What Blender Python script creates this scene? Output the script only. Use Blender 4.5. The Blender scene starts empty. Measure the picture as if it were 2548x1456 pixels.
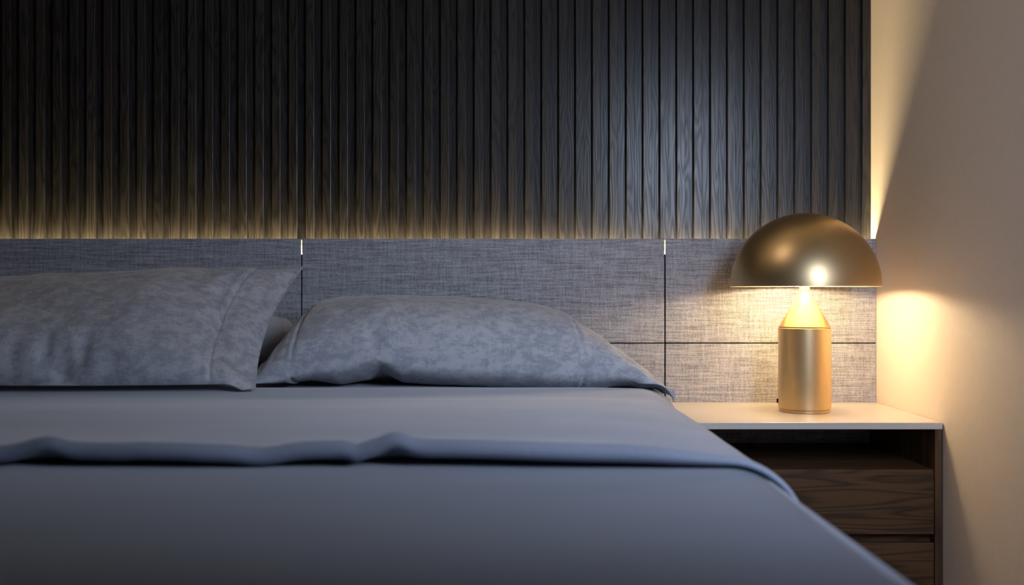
import bpy, bmesh, math, random
from mathutils import Vector, noise
random.seed(7)
C = bpy.context.scene.collection
EYE = 0.86                       # reference height (shade rim); most heights are measured from it

# ------------------------------------------------------------------ camera
cam_d = bpy.data.cameras.new('camera'); cam = bpy.data.objects.new('camera', cam_d); C.objects.link(cam)
cam.location = (0, 0, EYE-.0138); cam.rotation_euler = (math.pi/2, 0, 0)
cam_d.sensor_width = 36; cam_d.lens = 35; cam_d.shift_y = 0
cam_d.clip_start = 0.02
cam_d.dof.use_dof = True; cam_d.dof.focus_distance = 2.6; cam_d.dof.aperture_fstop = 3.5
bpy.context.scene.camera = cam

# ------------------------------------------------------------------ world, lights, exposure
w = bpy.data.worlds.new('world'); bpy.context.scene.world = w; w.use_nodes = True
w.node_tree.nodes['Background'].inputs[0].default_value = (0.30, 0.42, 0.75, 1)
w.node_tree.nodes['Background'].inputs[1].default_value = 0.02
vs = bpy.context.scene.view_settings
vs.view_transform = 'Standard'; vs.look = 'None'; vs.exposure = 0.0; vs.gamma = 1.0; vs.use_curve_mapping = False

def area(name, loc, rot, sx, sy, power, col, spread=180):
    d = bpy.data.lights.new(name, 'AREA'); d.shape = 'RECTANGLE'; d.size = sx; d.size_y = sy
    d.energy = power; d.color = col; d.spread = math.radians(spread)
    o = bpy.data.objects.new(name, d); C.objects.link(o); o.location = loc; o.rotation_euler = rot
    return o
# cool soft light near the right wall beside the foot of the bed (out of frame), aimed at the pillows and headboard
KEY_POS = Vector((.82, .55, EYE+.50)); KEY_AIM = Vector((.05, 2.45, EYE-.05))
area('cool_key_light', KEY_POS, (KEY_AIM-KEY_POS).to_track_quat('-Z', 'Y').to_euler(), .29, .66, 8.2, (0.63, 0.755, 1.0), 114)
# dim warm fill added above the bed (out of frame), brightening the right wall
area('warm_fill_light', (-.35, 1.75, 2.52), (Vector((1.0, 2.0, 1.15))-Vector((-.35, 1.75, 2.52))).to_track_quat('-Z', 'Y').to_euler(), .35, .9, 1.6, (1.0, .80, .62), 95)
LED_STRENGTH = 84.0
WARM = (1.0, 0.755, 0.39)

# ------------------------------------------------------------------ material helpers
def mat(name):
    m = bpy.data.materials.new(name); m.use_nodes = True
    return m, m.node_tree.nodes, m.node_tree.links, m.node_tree.nodes['Principled BSDF']
def N(nt, typ, **kw):
    n = nt.new(typ)
    for k, v in kw.items():
        if k.startswith('i_'):
            n.inputs[k[2:].replace('_', ' ')].default_value = v
        else: setattr(n, k, v)
    return n
def simple(name, col, rough=0.5, metal=0, spec=0.5):
    m, n, l, b = mat(name)
    b.inputs['Base Color'].default_value = (*col, 1); b.inputs['Roughness'].default_value = rough
    b.inputs['Metallic'].default_value = metal; b.inputs['Specular IOR Level'].default_value = spec
    return m
def ramp(n, pts):
    r = n.new('ShaderNodeValToRGB'); e = r.color_ramp.elements
    while len(e) < len(pts): e.new(0.5)
    for q, (p, c) in zip(e, pts): q.position = p; q.color = (*c, 1)
    return r
def math_(n, l, op, a, b=None, c=None):
    q = n.new('ShaderNodeMath'); q.operation = op
    for i, v in enumerate((a, b, c)):
        if v is None: continue
        if isinstance(v, (int, float)): q.inputs[i].default_value = v
        else: l.new(v, q.inputs[i])
    return q.outputs[0]

def wood(name, dark, light, axis, cross=22.0, along=1.7, rings=9.0, rough=0.45, bump=0.25, spec=0.5, fibre=0.5):
    """contour lines of a noise stretched along the grain: cathedral figures, ovals, plus fine fibre"""
    m, n, l, b = mat(name)
    tc = n.new('ShaderNodeTexCoord'); oi = n.new('ShaderNodeObjectInfo')
    off = n.new('ShaderNodeVectorMath'); off.operation = 'SCALE'; off.inputs['Scale'].default_value = 37.0
    cb = n.new('ShaderNodeCombineXYZ')
    for i in range(3): l.new(math_(n, l, 'MULTIPLY', oi.outputs['Random'], 1.0+i*0.37), cb.inputs[i])
    l.new(cb.outputs[0], off.inputs[0])
    def mapped(s_cross, s_along):
        mp = n.new('ShaderNodeMapping'); s = [s_cross]*3; s[axis] = s_along; mp.inputs['Scale'].default_value = s
        l.new(tc.outputs['Object'], mp.inputs[0])
        ad = n.new('ShaderNodeVectorMath'); ad.operation = 'ADD'
        l.new(mp.outputs[0], ad.inputs[0]); l.new(off.outputs[0], ad.inputs[1]); return ad.outputs[0]
    n1 = n.new('ShaderNodeTexNoise'); n1.inputs['Scale'].default_value = 1; n1.inputs['Detail'].default_value = 1.2; n1.inputs['Roughness'].default_value = .35
    l.new(mapped(cross, along), n1.inputs['Vector'])
    s = math_(n, l, 'MULTIPLY', n1.outputs['Fac'], rings*6.283)
    s = math_(n, l, 'SINE', s); s = math_(n, l, 'MULTIPLY_ADD', s, .5, .5)
    s = math_(n, l, 'POWER', s, 0.6)
    n2 = n.new('ShaderNodeTexNoise'); n2.inputs['Scale'].default_value = 1; n2.inputs['Detail'].default_value = 3
    l.new(mapped(420, 14), n2.inputs['Vector'])
    n3 = n.new('ShaderNodeTexNoise'); n3.inputs['Scale'].default_value = 1; n3.inputs['Detail'].default_value = 1
    l.new(mapped(14, 1.2), n3.inputs['Vector'])
    f = math_(n, l, 'MULTIPLY', s, 0.55)
    f2 = math_(n, l, 'MULTIPLY_ADD', n2.outputs['Fac'], fibre, f)
    f3 = math_(n, l, 'MULTIPLY_ADD', n3.outputs['Fac'], 0.35, f2)
    r = ramp(n, [(0.25, dark), (1.0, light)]); l.new(f3, r.inputs[0])
    hv = n.new('ShaderNodeHueSaturation'); l.new(r.outputs[0], hv.inputs['Color'])
    l.new(math_(n, l, 'MULTIPLY_ADD', oi.outputs['Random'], 0.4, 0.8), hv.inputs['Value'])
    l.new(hv.outputs[0], b.inputs['Base Color'])
    l.new(math_(n, l, 'MULTIPLY_ADD', f3, -0.12, rough+.08), b.inputs['Roughness'])
    b.inputs['Specular IOR Level'].default_value = spec
    bp = n.new('ShaderNodeBump'); bp.inputs['Strength'].default_value = bump; bp.inputs['Distance'].default_value = .001
    l.new(f3, bp.inputs['Height']); l.new(bp.outputs[0], b.inputs['Normal'])
    return m

def linen(name, dark, light, pitch=0.0042):
    m, n, l, b = mat(name)
    tc = n.new('ShaderNodeTexCoord'); sp = n.new('ShaderNodeSeparateXYZ'); l.new(tc.outputs['Object'], sp.inputs[0])
    k = 2*math.pi/pitch
    wob = n.new('ShaderNodeTexNoise'); wob.inputs['Scale'].default_value = 30; wob.inputs['Detail'].default_value = 2
    l.new(tc.outputs['Object'], wob.inputs['Vector'])
    wb = math_(n, l, 'MULTIPLY', wob.outputs['Fac'], 1.6)
    cx = math_(n, l, 'COSINE', math_(n, l, 'MULTIPLY_ADD', sp.outputs['X'], k, wb))
    cz = math_(n, l, 'COSINE', math_(n, l, 'MULTIPLY_ADD', sp.outputs['Z'], k, wb))
    wv = math_(n, l, 'MULTIPLY', cx, cz)
    wv = math_(n, l, 'MULTIPLY_ADD', wv, .5, .5)
    def streak(sx, sz, det):
        mp = n.new('ShaderNodeMapping'); mp.inputs['Scale'].default_value = (sx, 1, sz); l.new(tc.outputs['Object'], mp.inputs[0])
        q = n.new('ShaderNodeTexNoise'); q.inputs['Scale'].default_value = 1; q.inputs['Detail'].default_value = det
        l.new(mp.outputs[0], q.inputs['Vector']); return q.outputs['Fac']
    a = streak(14, 330, 2); c = streak(260, 22, 2); d = streak(330, 330, 1)
    f = math_(n, l, 'MULTIPLY', wv, .62)
    f = math_(n, l, 'MULTIPLY_ADD', a, .62, f); f = math_(n, l, 'MULTIPLY_ADD', c, .34, f); f = math_(n, l, 'MULTIPLY_ADD', d, .42, f)
    f = math_(n, l, 'SUBTRACT', f, .50)
    r = ramp(n, [(0.12, dark), (0.92, light)]); l.new(f, r.inputs[0]); l.new(r.outputs[0], b.inputs['Base Color'])
    b.inputs['Roughness'].default_value = .85; b.inputs['Specular IOR Level'].default_value = .15
    bp = n.new('ShaderNodeBump'); bp.inputs['Strength'].default_value = .5; bp.inputs['Distance'].default_value = .0012
    l.new(f, bp.inputs['Height']); l.new(bp.outputs[0], b.inputs['Normal'])
    return m

def mottled(name, dark, light, contrast=(0.43, 0.56)):
    m, n, l, b = mat(name)
    tc = n.new('ShaderNodeTexCoord')
    q = n.new('ShaderNodeTexNoise'); q.inputs['Scale'].default_value = 42; q.inputs['Detail'].default_value = 9; q.inputs['Roughness'].default_value = .72
    mq = n.new('ShaderNodeMapping'); mq.inputs['Scale'].default_value = (.8, 1, 1.15); l.new(tc.outputs['Object'], mq.inputs[0]); l.new(mq.outputs[0], q.inputs['Vector'])
    def st(sx, sy):
        mp = n.new('ShaderNodeMapping'); mp.inputs['Scale'].default_value = (sx, sy, 1); l.new(tc.outputs['UV'], mp.inputs[0])
        z = n.new('ShaderNodeTexNoise'); z.inputs['Scale'].default_value = 1; z.inputs['Detail'].default_value = 2
        l.new(mp.outputs[0], z.inputs['Vector']); return z.outputs['Fac']
    t = math_(n, l, 'ADD', st(60, 600), st(600, 60))
    big = st(3.5, 3.5)
    f = math_(n, l, 'MULTIPLY_ADD', t, .22, math_(n, l, 'MULTIPLY', q.outputs['Fac'], .78))
    f = math_(n, l, 'MULTIPLY_ADD', big, .25, f)
    f = math_(n, l, 'SUBTRACT', f, .235)
    r = ramp(n, [(contrast[0], dark), (contrast[1], light)]); l.new(f, r.inputs[0]); l.new(r.outputs[0], b.inputs['Base Color'])
    b.inputs['Roughness'].default_value = .8; b.inputs['Specular IOR Level'].default_value = .2
    b.inputs['Sheen Weight'].default_value = .25; b.inputs['Sheen Roughness'].default_value = .4
    bp = n.new('ShaderNodeBump'); bp.inputs['Strength'].default_value = .12; bp.inputs['Distance'].default_value = .001
    l.new(t, bp.inputs['Height']); l.new(bp.outputs[0], b.inputs['Normal'])
    return m

def cotton(name, col, var=.16, sheen=.25):
    m, n, l, b = mat(name)
    tc = n.new('ShaderNodeTexCoord')
    q = n.new('ShaderNodeTexNoise'); q.inputs['Scale'].default_value = 5; q.inputs['Detail'].default_value = 3
    l.new(tc.outputs['Object'], q.inputs['Vector'])
    g = n.new('ShaderNodeTexNoise'); g.inputs['Scale'].default_value = 420; g.inputs['Detail'].default_value = 1
    l.new(tc.outputs['Object'], g.inputs['Vector'])
    f = math_(n, l, 'MULTIPLY_ADD', g.outputs['Fac'], .5, math_(n, l, 'MULTIPLY', q.outputs['Fac'], .5))
    r = ramp(n, [(.3, tuple(c*(1-var) for c in col)), (.7, tuple(c*(1+var) for c in col))])
    l.new(f, r.inputs[0]); l.new(r.outputs[0], b.inputs['Base Color'])
    b.inputs['Roughness'].default_value = .85; b.inputs['Specular IOR Level'].default_value = .15
    b.inputs['Sheen Weight'].default_value = sheen; b.inputs['Sheen Roughness'].default_value = .5
    bp = n.new('ShaderNodeBump'); bp.inputs['Strength'].default_value = .15; bp.inputs['Distance'].default_value = .0006
    l.new(g.outputs['Fac'], bp.inputs['Height']); l.new(bp.outputs[0], b.inputs['Normal'])
    return m

def plaster(name, col, rough=.6):
    m, n, l, b = mat(name)
    tc = n.new('ShaderNodeTexCoord'); q = n.new('ShaderNodeTexNoise'); q.inputs['Scale'].default_value = 60; q.inputs['Detail'].default_value = 4
    l.new(tc.outputs['Object'], q.inputs['Vector'])
    r = ramp(n, [(0.3, tuple(c*.97 for c in col)), (.7, col)]); l.new(q.outputs['Fac'], r.inputs[0]); l.new(r.outputs[0], b.inputs['Base Color'])
    b.inputs['Roughness'].default_value = rough; b.inputs['Specular IOR Level'].default_value = .3
    bp = n.new('ShaderNodeBump'); bp.inputs['Strength'].default_value = .05; bp.inputs['Distance'].default_value = .001
    l.new(q.outputs['Fac'], bp.inputs['Height']); l.new(bp.outputs[0], b.inputs['Normal'])
    return m

def emit(name, col, s):
    m, n, l, b = mat(name)
    b.inputs['Base Color'].default_value = (0.8, 0.8, 0.8, 1)
    b.inputs['Emission Color'].default_value = (*col, 1); b.inputs['Emission Strength'].default_value = s
    return m

def brushed_gold(name, col, rough):
    m, n, l, b = mat(name)
    tc = n.new('ShaderNodeTexCoord'); q = n.new('ShaderNodeTexNoise'); q.inputs['Scale'].default_value = 900; q.inputs['Detail'].default_value = 1
    l.new(tc.outputs['Object'], q.inputs['Vector'])
    b.inputs['Base Color'].default_value = (*col, 1); b.inputs['Metallic'].default_value = 1
    l.new(math_(n, l, 'MULTIPLY_ADD', q.outputs['Fac'], .06, rough-.03), b.inputs['Roughness'])
    bp = n.new('ShaderNodeBump'); bp.inputs['Strength'].default_value = .04; bp.inputs['Distance'].default_value = .0003
    l.new(q.outputs['Fac'], bp.inputs['Height']); l.new(bp.outputs[0], b.inputs['Normal'])
    return m

M_WALL = plaster('plaster_wall', (.82, .73, .66))
M_CEIL = plaster('plaster_ceiling', (.78, .75, .71))
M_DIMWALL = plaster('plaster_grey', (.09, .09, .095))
M_FLOOR = wood('floor_oak', (.06, .04, .028), (.16, .11, .075), 1, 9, .8, 5, .5)
M_SLAT = wood('charcoal_ash', (.008, .0073, .0067), (.040, .036, .033), 2, cross=48, along=4.2, rings=7, rough=.33, bump=.16, spec=.34)
M_LINEN = linen('grey_linen', (.055, .057, .068), (.68, .68, .72))
M_PILLOW = mottled('mottled_chenille', (.33, .345, .39), (.49, .50, .53))
M_PLAIN = cotton('plain_pillow_cotton', (.46, .47, .52))
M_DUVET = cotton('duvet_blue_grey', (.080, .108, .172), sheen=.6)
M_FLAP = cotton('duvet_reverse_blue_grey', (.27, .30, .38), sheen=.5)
M_SHEET = cotton('sheet_blue_grey', (.27, .29, .35))
M_TOP = simple('white_lacquer', (.60, .56, .52), .30, 0, .5)
M_WALNUT = wood('walnut', (.034, .016, .0065), (.125, .062, .025), 0, cross=30, along=2.2, rings=7, rough=.5, bump=.2, spec=.35)
M_WALNUT_V = wood('walnut_upright', (.034, .016, .0065), (.125, .062, .025), 2, cross=22, along=2.0, rings=6, rough=.5, bump=.2, spec=.35)
M_GOLD = brushed_gold('satin_gold', (.66, .48, .26), .39)
M_GOLD_IN = simple('shade_inside', (.85, .70, .48), .45, .6)
M_BLACK = simple('black_plastic', (.01, .01, .01), .4)
M_DARK = simple('dark_backing', (.012, .011, .010), .8)
M_LED = emit('led_diffuser', WARM, LED_STRENGTH)
M_PLATE = simple('seam_reflector_paint', (.16, .14, .11), .6)

# ------------------------------------------------------------------ object helpers
def link(name, me, m=None, parent=None, smooth=False):
    o = bpy.data.objects.new(name, me); C.objects.link(o)
    if m: me.materials.append(m)
    if parent: o.parent = parent
    if smooth:
        for p in me.polygons: p.use_smooth = True
    return o
def box_bm(x0, x1, y0, y1, z0, z1, bev=0, seg=2, bm=None):
    own = bm is None
    if own: bm = bmesh.new()
    vs_ = [bm.verts.new(p) for p in ((x0,y0,z0),(x1,y0,z0),(x1,y1,z0),(x0,y1,z0),(x0,y0,z1),(x1,y0,z1),(x1,y1,z1),(x0,y1,z1))]
    fs = [bm.faces.new([vs_[i] for i in f]) for f in ((0,3,2,1),(4,5,6,7),(0,1,5,4),(1,2,6,5),(2,3,7,6),(3,0,4,7))]
    if bev:
        es = list({e for f in fs for e in f.edges})
        bmesh.ops.bevel(bm, geom=es, offset=bev, segments=seg, affect='EDGES', profile=.5)
    return bm
def box(name, x0, x1, y0, y1, z0, z1, m, parent=None, bev=0, seg=2):
    bm = box_bm(x0, x1, y0, y1, z0, z1, bev, seg); me = bpy.data.meshes.new(name); bm.to_mesh(me); bm.free()
    return link(name, me, m, parent)
def boxes(name, lst, m, parent=None):
    bm = bmesh.new()
    for b in lst: box_bm(*b, bm=bm)
    me = bpy.data.meshes.new(name); bm.to_mesh(me); bm.free(); return link(name, me, m, parent)
def lathe(name, prof, m, parent=None, seg=96, loc=(0,0,0), smooth=True):
    vs_, fs = [], []
    rows = []
    for r, z in prof:
        if r < 1e-6: rows.append([len(vs_)]); vs_.append((0, 0, z))
        else:
            rows.append(list(range(len(vs_), len(vs_)+seg)))
            vs_ += [(r*math.cos(2*math.pi*k/seg), r*math.sin(2*math.pi*k/seg), z) for k in range(seg)]
    for a, b in zip(rows, rows[1:]):
        for k in range(seg):
            k2 = (k+1) % seg
            q = [a[k % len(a)], a[k2 % len(a)], b[k2 % len(b)], b[k % len(b)]]
            q = list(dict.fromkeys(q))
            if len(q) > 2: fs.append(q)
    me = bpy.data.meshes.new(name); me.from_pydata(vs_, [], fs); me.update()
    bm = bmesh.new(); bm.from_mesh(me); bmesh.ops.recalc_face_normals(bm, faces=bm.faces); bm.to_mesh(me); bm.free()
    o = link(name, me, m, parent, smooth); o.location = loc
    if smooth: me.set_sharp_from_angle(angle=math.radians(28))
    return o
def empty(name, loc, label, cat, group=None):
    o = bpy.data.objects.new(name, None); C.objects.link(o); o.location = loc; o.empty_display_size = .1
    tag(o, label, cat, group); return o
def tag(o, label, cat, group=None, kind=None):
    o['label'] = label; o['category'] = cat
    if group: o['group'] = group
    if kind: o['kind'] = kind
    return o
def adopt(parent):
    """children were built in world coordinates: keep them in place under the parent"""
    for o in list(bpy.data.objects):
        if o.parent == parent and not o.get('placed'):
            o.location = Vector(o.location) - parent.location; o['placed'] = 1
    for o in bpy.data.objects:
        if 'placed' in o and o.parent == parent: del o['placed']
def struct(o, label=None):
    o['kind'] = 'structure'
    if label: o['label'] = label
    return o

# ------------------------------------------------------------------ room shell
XR, XL, YB, YF, ZC = 0.969, -3.0, 2.70, -2.2, 2.60
struct(box('floor', XL-.1, XR+.3, YF-.1, YB+.15, -.06, 0, M_FLOOR))
struct(box('ceiling', XL-.1, XR+.3, YF-.1, YB+.15, ZC, ZC+.08, M_CEIL))
struct(box('wall_left', XL-.1, XL, YF, YB+.15, 0, ZC, M_DIMWALL))
struct(box('wall_front', XL, XR+.15, YF-.1, YF, 0, ZC, M_DIMWALL))
struct(box('wall_right', XR, XR+.15, YF, YB+.15, 0, ZC, M_WALL))
wb = box('wall_back', XL, XR, YB+.012, YB+.15, 0, ZC, M_DARK); struct(wb)
# proud slats and the recessed boards between them, each board on its own
PITCH, SW, SD = 0.04555, 0.0218, 0.016
Y_SLAT = 2.688
sm = None; bmh = None
for k in range(0, 60):
    xr = XR - .0004 - k*PITCH
    if sm is None:
        s = box('slat', -SW/2, SW/2, 0, SD+.0075, 0, ZC-.001, M_SLAT, wb, bev=.0011, seg=2); sm = s.data
        r = box('recessed_board', -(PITCH-SW)/2+.0002, (PITCH-SW)/2-.0002, 0, .0075, 0, ZC-.001, M_SLAT, wb); bmh = r.data
    else:
        s = bpy.data.objects.new('slat', sm); C.objects.link(s); s.parent = wb
        r = bpy.data.objects.new('recessed_board', bmh); C.objects.link(r); r.parent = wb
    s.location = (xr-SW/2, Y_SLAT, 0)
    r.location = (xr-SW-(PITCH-SW)/2, Y_SLAT+SD, 0)

# ------------------------------------------------------------------ headboard
HY, HT = 2.648, 0.008
H_TOP = EYE + .1294; H_MID = EYE - .1486; H_LOW = H_MID - .278
hb = empty('headboard', (-.56, HY+HT, 0), 'long grey linen headboard of square-cut panels behind the bed and nightstand', 'headboard')
G = .0017
seams = [-2.494, -1.527, -.56, .407, XR+.0005]
for i in range(4):
    x0, x1 = seams[i]+G, seams[i+1]-(G if i < 3 else 0.001)
    for (z0, z1) in ((H_MID+G*.8, H_TOP), (H_LOW+G, H_MID-G*.8), (H_LOW-.278, H_LOW-G)):
        box('panel', x0, x1, HY, HY+HT, z0, z1, M_LINEN, hb, bev=.0012)
Z_LED = EYE + .0925
box('mounting_rail', -2.49, XR-.001, HY+HT+.0005, Y_SLAT-.0005, Z_LED-.9, Z_LED-.004, M_DARK, hb)
adopt(hb)
led = box('light_strip', -2.45, XR-.002, 2.664, 2.6845, Z_LED-.0035, Z_LED, M_LED)
for sx in (-1.527, -.56, .407):      # reflector plates added behind the panel seams to catch the strip's glow
    box('seam_reflector', sx-.010, sx+.010, 2.6858, 2.6872, Z_LED-.0035, EYE+.1285, M_PLATE, led)
tag(led, 'warm glowing light strip hidden in the slot behind the headboard top', 'light strip')

# ------------------------------------------------------------------ bed
def fbm(x, y, z=0.0, o=3):
    return noise.fractal(Vector((x, y, z)), 0.9, 2.0, o)
def smooth(a, b, x):
    t = max(0, min(1, (x-a)/(b-a))); return t*t*(3-2*t)

BX = -.56; BHW = .905
bed = empty('bed', (BX, 1.45, 0), 'wide bed with blue grey sheet, mattress hidden under the duvet', 'bed')
def round_slab(name, x0, x1, y0, y1, z0, z1, r, m, parent, seg=6):
    o = box(name, x0, x1, y0, y1, z0, z1, m, parent, bev=r, seg=seg)
    for p in o.data.polygons: p.use_smooth = True
    return o
MZ = EYE - .243
mt = round_slab('mattress', BX-BHW, BX+BHW, .50, 2.645, .34, MZ, .045, M_SHEET, bed)
def rise(y): return .017*smooth(1.95, 2.14, y)
bm = bmesh.new(); bm.from_mesh(mt.data)
for i in range(16):
    bmesh.ops.bisect_plane(bm, geom=bm.verts[:]+bm.edges[:]+bm.faces[:], plane_co=(0, 1.94+.0135*i, 0), plane_no=(0, 1, 0))
for v in bm.verts:
    if v.co.z > .5: v.co.z += rise(v.co.y)
bm.to_mesh(mt.data); bm.free()
for p in mt.data.polygons: p.use_smooth = True
round_slab('bed_base', BX-BHW+.01, BX+BHW-.01, .52, 2.64, .10, .335, .01, M_WALNUT, bed, 2)
for sx in (-1, 1):
    for yy in (.60, 2.5):
        box('leg', BX+sx*.8-.03, BX+sx*.8+.03, yy-.03, yy+.03, 0, .10, M_WALNUT_V, bed)
adopt(bed)

# duvet: main layer, rolled fold near the pillows, flap turned back towards the foot, puffed free edge
def duvet():
    H0 = EYE - .2345           # top of the main layer
    FL = .0215                 # flap height above the main layer
    Y_FOOT, Y_CREST, Y_LIP = .42, 2.13, 1.248
    a = .845 - .015            # half width of the flat top
    R0 = .088                  # side rounding of the main layer
    prof = []                  # (y, layer height, kind)
    ny = 130
    for i in range(ny+1):
        t = i/ny; prof.append((Y_FOOT + (Y_CREST-Y_FOOT)*t, 0, 0))
    FC = .007; r = FC/2
    for i in range(1, 12):
        t = math.pi*i/12; prof.append((Y_CREST + r*3*math.sin(t), r-r*math.cos(t), 1))
    nf = 90
    for i in range(nf+1):
        t = i/nf; prof.append((Y_CREST + (Y_LIP-Y_CREST)*t, FC + (FL-FC)*smooth(0, .6, t), 2))
    rl = .0115
    for i in range(1, 13):
        t = math.pi*i/12; prof.append((Y_LIP - rl*1.3*math.sin(t), FL-rl+rl*math.cos(t), 3))
    for i in range(1, 9):
        prof.append((Y_LIP + .012*i, FL-2*rl+.004-.001*i, 4))
    # cross direction, arc length s from centre
    hang = .40
    S = a + R0*math.pi/2 + hang
    svals = []
    ns = 300
    for i in range(ns+1):
        svals.append(-S + 2*S*i/ns)
    verts, faces = [], []
    for (y, lh, kd) in prof:
        for s in svals:
            sg = 1 if s >= 0 else -1; q = abs(s)
            # lip line wanders, folds push into it
            xw = BX + sg*min(q, a+.1)
            yy = y; h = lh
            if kd >= 2:
                k = math.exp(-max(0, y-Y_LIP)/.10)
                k2 = math.exp(-max(0, y-Y_LIP)/.045)
                lift = .003*fbm(xw*3.1, 1.7, 0, 2) + .003*smooth(.1, -.2, xw)
                lft = smooth(-.1, -.75, xw)
                lift += lft*(.002+.0045*fbm(xw*11, 7.7, 0, 2))
                for (cx, wd, am) in ((-.315, .035, -.006), (-.195, .010, -.005), (-.148, .020, .010), (-.77, .05, -.006), (-.92, .03, -.008), (-.64, .03, -.006), (-.58, .02, .004), (-1.08, .025, -.003), (-.03, .12, .003)):
                    lift += am*math.exp(-((xw-cx)/wd)**2)
                h += max(lift, -.004)*k2 + .0065*k2 + .001*k
                yy += k*(.012*fbm(xw*1.7, 4.0, 0, 2) + .012*fbm(xw*6, 3.0, 0, 2)*lft)
                if kd >= 2: yy -= k*.045*smooth(.12, .30, xw)*0.0
            elif kd == 0:
                pass
            base_z = rise(yy)*.62 + .0035*fbm(xw*1.1, yy*1.4, 5.0, 2) + .0008*fbm(xw*2.2, yy*6, 2.0, 2)
            base_z += .0045*fbm(xw*.9+yy*.3, yy*1.1, 9, 2)*smooth(1.35, .9, yy)
            if kd in (1, 2): base_z += .0010*fbm(xw*1.9+yy*2, yy*7, 3.3, 2)
            h *= 1-.55*smooth(a-.14, a+.06, q)
            if q <= a:
                X = BX + sg*q; Z = H0 + h + base_z
            else:
                R = R0; arc = R*math.pi/2
                if q <= a+arc: th = (q-a)/R; ex = 0
                else: th = math.pi/2; ex = q-a-arc
                wob = (.012*fbm(yy*3.2, 1.0 if sg > 0 else 8, 0, 3))*smooth(0, .25, ex)
                X = BX + sg*(a + R*math.sin(th) + h*math.sin(th) + wob + .004*ex)
                Z = H0 + base_z*(math.cos(th)) - R*(1-math.cos(th)) + h*math.cos(th) - ex
            verts.append((X, yy, Z))
    nc = ns+1
    for j in range(len(prof)-1):
        for i in range(ns):
            faces.append((j*nc+i, j*nc+i+1, (j+1)*nc+i+1, (j+1)*nc+i))
    # foot end drop
    base = 0
    ring = [(v[0], v[1]-.01, v[2]-.03) for v in verts[:nc]]; st = len(verts)
    verts += ring + [(v[0], v[1]-.012, max(v[2]-.3, .12)) for v in ring]
    for i in range(ns):
        faces.append((st+i, st+i+1, i+1, i)); faces.append((st+nc+i, st+nc+i+1, st+i+1, st+i))
    me = bpy.data.meshes.new('duvet'); me.from_pydata(verts, [], faces); me.update()
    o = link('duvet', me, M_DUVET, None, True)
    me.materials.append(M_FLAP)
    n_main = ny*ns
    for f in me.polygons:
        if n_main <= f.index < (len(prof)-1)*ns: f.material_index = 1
    return o
dv = duvet(); tag(dv, 'blue grey duvet over the bed, its upper edge folded back in a flap', 'duvet')

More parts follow.
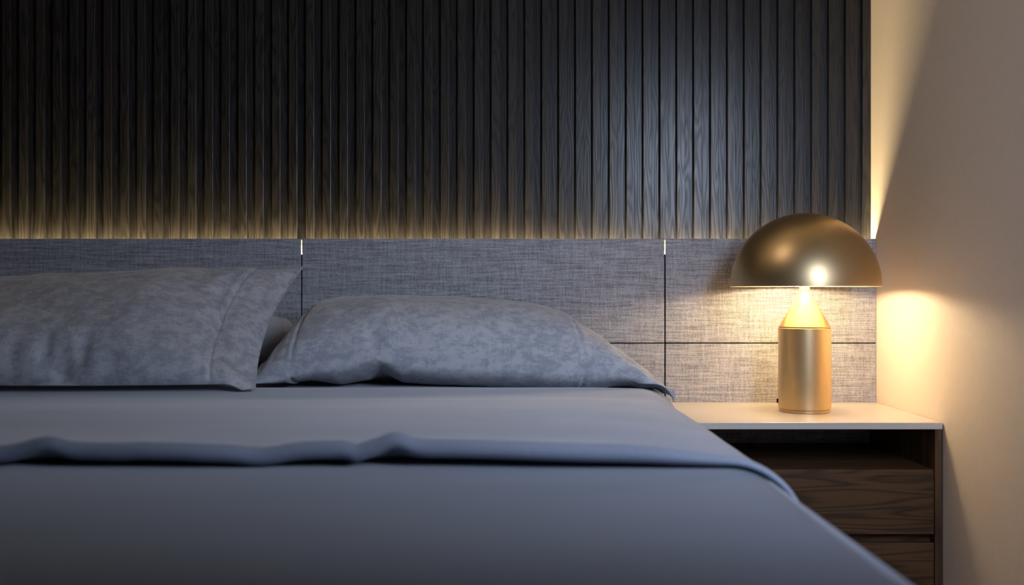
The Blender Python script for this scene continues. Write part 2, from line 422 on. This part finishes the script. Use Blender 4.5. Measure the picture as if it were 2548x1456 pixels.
# ------------------------------------------------------------------ pillows
def interp(tab, x):
    if x <= tab[0][0]: return tab[0][1]
    for (x0, y0), (x1, y1) in zip(tab, tab[1:]):
        if x <= x1:
            t = (x-x0)/(x1-x0); t = t*t*(3-2*t)*.5 + t*.5
            return y0+(y1-y0)*t
    return tab[-1][1]
def pillow(name, corner, Htop, Hbot, nrm, m, seed, floor_z=None, seams=(), conc=(.02, .02, .02, .02), pw=2.3, dents=(), seamfn=None, wr=.004, ear=0, nu=260, nv=110, parent=None, flange=.0035):
    """corner: (front-left, front-right, back-right, back-left); u left-right, v front-back; closed two-panel surface"""
    FLc, FRc, BRc, BLc = [Vector(c) for c in corner]; nrm = Vector(nrm).normalized()
    verts, faces, uvs = [], [], []
    W = (FRc-FLc).length; D = (BLc-FLc).length
    def base(u, v):
        uu = u; vv = v
        cu = 4*uu*(1-uu); cv = 4*vv*(1-vv)
        # sides drawn in between the corners
        vf = conc[0]/D*cu; vb = 1-conc[2]/D*cu; v2 = vf+(vb-vf)*vv
        ul = conc[3]/W*cv; ur = 1-conc[1]/W*cv; u2 = ul+(ur-ul)*uu
        p = (FLc*(1-u2)+FRc*u2)*(1-v2) + (BLc*(1-u2)+BRc*u2)*v2
        return p
    def remap(t):               # more rows near the edges
        return .5-.5*math.cos(math.pi*t)
    idx = {}
    for side in (1, -1):
        for j in range(nv+1):
            for i in range(nu+1):
                edge = i in (0, nu) or j in (0, nv)
                if side == -1 and edge: idx[(side, i, j)] = idx[(1, i, j)]; continue
                u = i/nu; u = u*.5+remap(u)*.5; v = remap(j/nv)
                p = base(u, v)
                if seamfn: p = p + seamfn(u, v)
                vv = abs(2*v-1); prof = (max(0, 1-vv**pw))**(1/pw)
                eu = min(u, 1-u)*W; endp = min(1, (eu/.012))**.5
                H = interp(Htop if side == 1 else Hbot, u)
                t = H*prof*endp
                s = 0
                for (su, dp) in seams:
                    d = (u-su)*W
                    s -= dp*math.exp(-(d/.0035)**2)
                    s += dp*.55*math.exp(-((d+.008)/.006)**2)
                body = min(1, H/.06)
                wrk = wr*fbm(u*7, v*4, seed, 3)*body*prof + wr*.8*fbm(u*18+v*5, v*6, seed+5, 2)*prof*math.exp(-eu/.12)
                # radiating puckers near the ends
                wrk += wr*.9*math.sin(v*34+seed+6*fbm(u*3, v*2, seed+9, 2))*math.exp(-eu/.05)*prof*min(1, H/.02)
                for (du, dv_, ru, rv, am) in dents:
                    if side == 1: wrk += am*math.exp(-((u-du)/ru)**2-((v-dv_)/rv)**2)
                t += wrk + s*min(1, prof*3)
                t = max(t, (flange+ear*smooth(.86, .97, u)*smooth(.22, .06, v))*min(1, prof*4))
                p = p + nrm*t*side
                if floor_z is not None:
                    fz = floor_z(p.x, p.y)
                    if p.z < fz: p.z = fz
                idx[(side, i, j)] = len(verts); verts.append(p); uvs.append((u*W, v*D))
    for side in (1, -1):
        for j in range(nv):
            for i in range(nu):
                q = [idx[(side, i, j)], idx[(side, i+1, j)], idx[(side, i+1, j+1)], idx[(side, i, j+1)]]
                faces.append(q if side == 1 else q[::-1])
    me = bpy.data.meshes.new(name); me.from_pydata([tuple(v) for v in verts], [], faces); me.update()
    uvl = me.uv_layers.new(name='UVMap')
    for lp in me.loops: uvl.data[lp.index].uv = uvs[lp.vertex_index]
    return link(name, me, m, parent, True)

def bedfloor(x, y):
    z = MZ + .0015 + rise(y)
    if y < 2.19: z += .0165*smooth(2.19, 2.12, y)
    ov = x-(BX+BHW-.045)
    if ov > 0: z -= .045-math.sqrt(max(0, .045**2-min(ov, .045)**2)) + max(0, ov-.045)*3
    return z
def P(px, py, Y):                # photo pixel at depth Y
    return ((px-1274)*Y/2477, Y, EYE-(py-714)*Y/2477)

# right pillow, lying, its cuff end towards the nightstand
XLm, XRm = -.558, .318
tabR = [(-.565, .001), (-.54, .036), (-.513, .080), (-.485, .116), (-.452, .138), (-.394, .148), (-.261, .155), (-.118, .157), (.0, .155), (.053, .152), (.12, .137),
        (.144, .126), (.17, .110), (.196, .094), (.25, .062), (.29, .040), (.318, .024)]
tabR = [((x-XLm)/(XRm-XLm), h) for x, h in tabR]
def seamR(u, v):
    dz = interp([(0, 0), (.1, 0), (.2, .012), (.29, .030), (.31, .031), (.36, .019), (.55, .017), (.76, .015), (.92, .019), (1, 0)], u)*(1-v)**3 + .024*smooth(.03, .16, u)*smooth(1, .86, u)*(1-v)**2
    return Vector((0, 0, dz))
pr = pillow('pillow', (P(606, 955, 2.13), P(1680, 990, 2.12), P(1562, 893, 2.57), P(738, 850, 2.56)), tabR,
            [(0, .0), (.1, .03), (.2, .05), (.26, .045), (.31, .03), (.36, .045), (.5, .05), (.8, .055), (1, .006)], (0, 0, 1), M_PILLOW, 3.0, bedfloor,
            seams=((.795, .006), (.105, .005)), conc=(.035, .02, .01, .01), pw=2.2,
            dents=((.30, .02, .025, .05, -.016), (.33, .04, .02, .05, .008)), seamfn=seamR, wr=.0035, ear=.011)
tag(pr, 'mottled grey pillow lying flat nearest the nightstand, one corner overhanging the bed edge', 'pillow', 'pillows with mottled grey covers')

# left pillow, leaning back
tabL = [(0, .01), (.06, .06), (.15, .10), (.4, .125), (.7, .120), (.85, .088), (.93, .045), (1, .008)]
fl = P(700, 985, 2.05)
BR = Vector(P(757, 662, 2.52)); FR = Vector(P(637, 984, 2.06))
FLc = Vector((-1.44, 2.06, FR.z+.004)); BLc = Vector((-1.46, 2.50, BR.z-.055))
nL = (FR-FLc).cross(BR-FR).normalized()
if nL.z < 0: nL = -nL
pl = pillow('pillow', (FLc, FR, BR, BLc), tabL, [(0, .0), (.2, .015), (.5, .02), (.8, .012), (1, .002)], nL, M_PILLOW, 11.0, bedfloor,
            seamfn=lambda u, v: Vector((0, -.012, .024))*smooth(1, .93, u)*(1-v)**3, seams=((.90, .005),), conc=(-.01, .03, .075, .03), pw=2.1,
            dents=((.57, .03, .030, .06, -.030), (.53, .08, .016, .08, -.012), (.615, .09, .02, .08, -.013), (.46, .07, .02, .09, -.008), (.68, .05, .03, .06, -.006), (.87, .55, .02, .2, -.008), (.90, .35, .02, .18, -.008)), wr=.006)
tag(pl, 'mottled grey pillow leaning back at the left, its upper corner pointing at a panel seam', 'pillow', 'pillows with mottled grey covers')

# plain pillow behind it
tabP = [(0, .01), (.1, .08), (.5, .11), (.85, .095), (.95, .07), (1, .03)]
pp = pillow('pillow', ((-1.44, 2.53, EYE-.190), (-.53, 2.53, EYE-.172), (-.545, 2.635, EYE-.140), (-1.44, 2.635, EYE-.140)), tabP,
            [(0, .0), (.2, .04), (.5, .05), (.8, .04), (1, .002)], (0, 0, 1), M_PLAIN, 21.0, bedfloor,
            seams=((.90, .003),), conc=(.0, .01, .0, .0), pw=2.6, wr=.003)
tag(pp, 'plain smooth grey pillow wedged behind the leaning mottled pillow', 'pillow')

# ------------------------------------------------------------------ nightstand
TZ = EYE - .306; NY0 = 2.235; NX0, NX1 = .407, XR-.002
ns_ = empty('nightstand', ((NX0+NX1)/2, 2.44, 0), 'walnut nightstand with white top, open niche and two drawers against the right wall', 'nightstand')
box('tabletop', NX0, NX1, NY0, HY-.0005, TZ-.0153, TZ, M_TOP, ns_, bev=.0012)
z_top = TZ-.0153
box('side_panel', NX1-.0165, NX1-.0015, NY0+.002, HY-.001, .10, z_top-.0003, M_WALNUT_V, ns_, bev=.0006)
box('side_panel', NX0+.0015, NX0+.0165, NY0+.002, HY-.001, .10, z_top-.0003, M_WALNUT_V, ns_, bev=.0006)
IX0, IX1 = NX0+.0168, NX1-.0168
sh = EYE-.4135
box('shelf', IX0, IX1, NY0+.010, HY-.002, sh-.010, sh, M_WALNUT, ns_, bev=.0005)
dz = [(EYE-.5576, EYE-.4215), (EYE-.7146, EYE-.5775)]
for (z0, z1) in dz:
    d = box('drawer', IX0+.001, IX1-.001, NY0+.004, NY0+.022, z0, z1, M_WALNUT, ns_, bev=.0009)
    b = boxes('drawer_box', [(IX0+.012, IX0+.022, NY0+.0225, 2.60, z0+.012, z1-.025), (IX1-.022, IX1-.012, NY0+.0225, 2.60, z0+.012, z1-.025),
                             (IX0+.0225, IX1-.0225, NY0+.0225, 2.60, z0+.012, z0+.02), (IX0+.0225, IX1-.0225, 2.59, 2.60, z0+.0205, z1-.025)], M_WALNUT, d)
box('rail', IX0, IX1, NY0+.030, NY0+.045, EYE-.5775-.008, EYE-.5576+.01, M_WALNUT, ns_)
box('bottom_panel', IX0, IX1, NY0+.010, HY-.002, .115, .130, M_WALNUT, ns_)
box('plinth', NX0+.02, NX1-.02, NY0+.04, NY0+.055, 0, .0995, M_DARK, ns_)
box('plinth', NX0+.02, NX1-.02, 2.60, 2.615, 0, .0995, M_DARK, ns_)
adopt(ns_)

# ------------------------------------------------------------------ table lamp
LX, LY = .720, 2.450
lamp = empty('table_lamp', (LX, LY, TZ), 'gold dome-shaded table lamp with conical neck, lit, on the white nightstand top', 'lamp')
def lz(h): return EYE + h - TZ        # height above the table of a point h above the eye
R = .180
foot = lathe('foot', [(0, 0), (.0595, 0), (.0605, .001), (.0605, .0065), (0, .0065)], M_GOLD, lamp)
bz = lz(-.1005)
body = lathe('body', [(0, .0068), (.0605, .0068), (.0630, .0085), (.0630, bz-.0012), (.0622, bz), (0, bz)], M_GOLD, lamp)
nz = lz(-.0125)
cone = lathe('neck_cone', [(0, bz+.0008), (.0612, bz+.0008), (.0618, bz+.002), (.0618, bz+.0035), (.0135, nz-.004), (.0124, nz), (.0124, lz(.150)), (0, lz(.150))], M_GOLD, lamp)
t = .0022
prof = [(R-t, 0)]
prof = []
nseg = 40
rim = lz(.0012)
for i in range(nseg+1):
    a = math.pi/2*i/nseg; prof.append((R*math.cos(a) if i < nseg else 0, rim+R*math.sin(a)))
outer = prof
inner = [((R-t)*math.cos(math.pi/2*i/nseg) if i < nseg else 0, rim+(R-t)*math.sin(math.pi/2*i/nseg)) for i in range(nseg+1)]
shade = lathe('lamp_shade', [(R-t*.5, rim-.0006)] + outer, M_GOLD, lamp, seg=128)
lin = lathe('shade_lining', [(R-t*.5, rim-.0006)] + inner, M_GOLD_IN, shade, seg=128)
M_BULB = emit('bulb_glass', (1.0, .79, .48), 116.0)
for k in range(4):
    a = math.radians(45+90*k) ; bx, by = .038*math.cos(a), .038*math.sin(a)
    arm = lathe('socket', [(0, 0), (.009, 0), (.009, .03), (0, .03)], M_GOLD, lamp, seg=20, loc=(bx, by, lz(.060)))
    bl = lathe('bulb', [(0, -.024), (.010, -.021), (.0150, -.012), (.0165, -.002), (.013, .010), (.008, .0165), (.007, .0195), (0, .0195)], M_BULB, lamp, seg=20, loc=(bx, by, lz(.040)))
sw = box('switch', -.0035, .0015, -.004, .004, lz(-.287), lz(-.2765), M_BLACK, lamp, bev=.001)
a = math.radians(166); sw.location = (.0632*math.cos(a), .0632*math.sin(a), 0); sw.rotation_euler = (0, 0, a-math.pi)
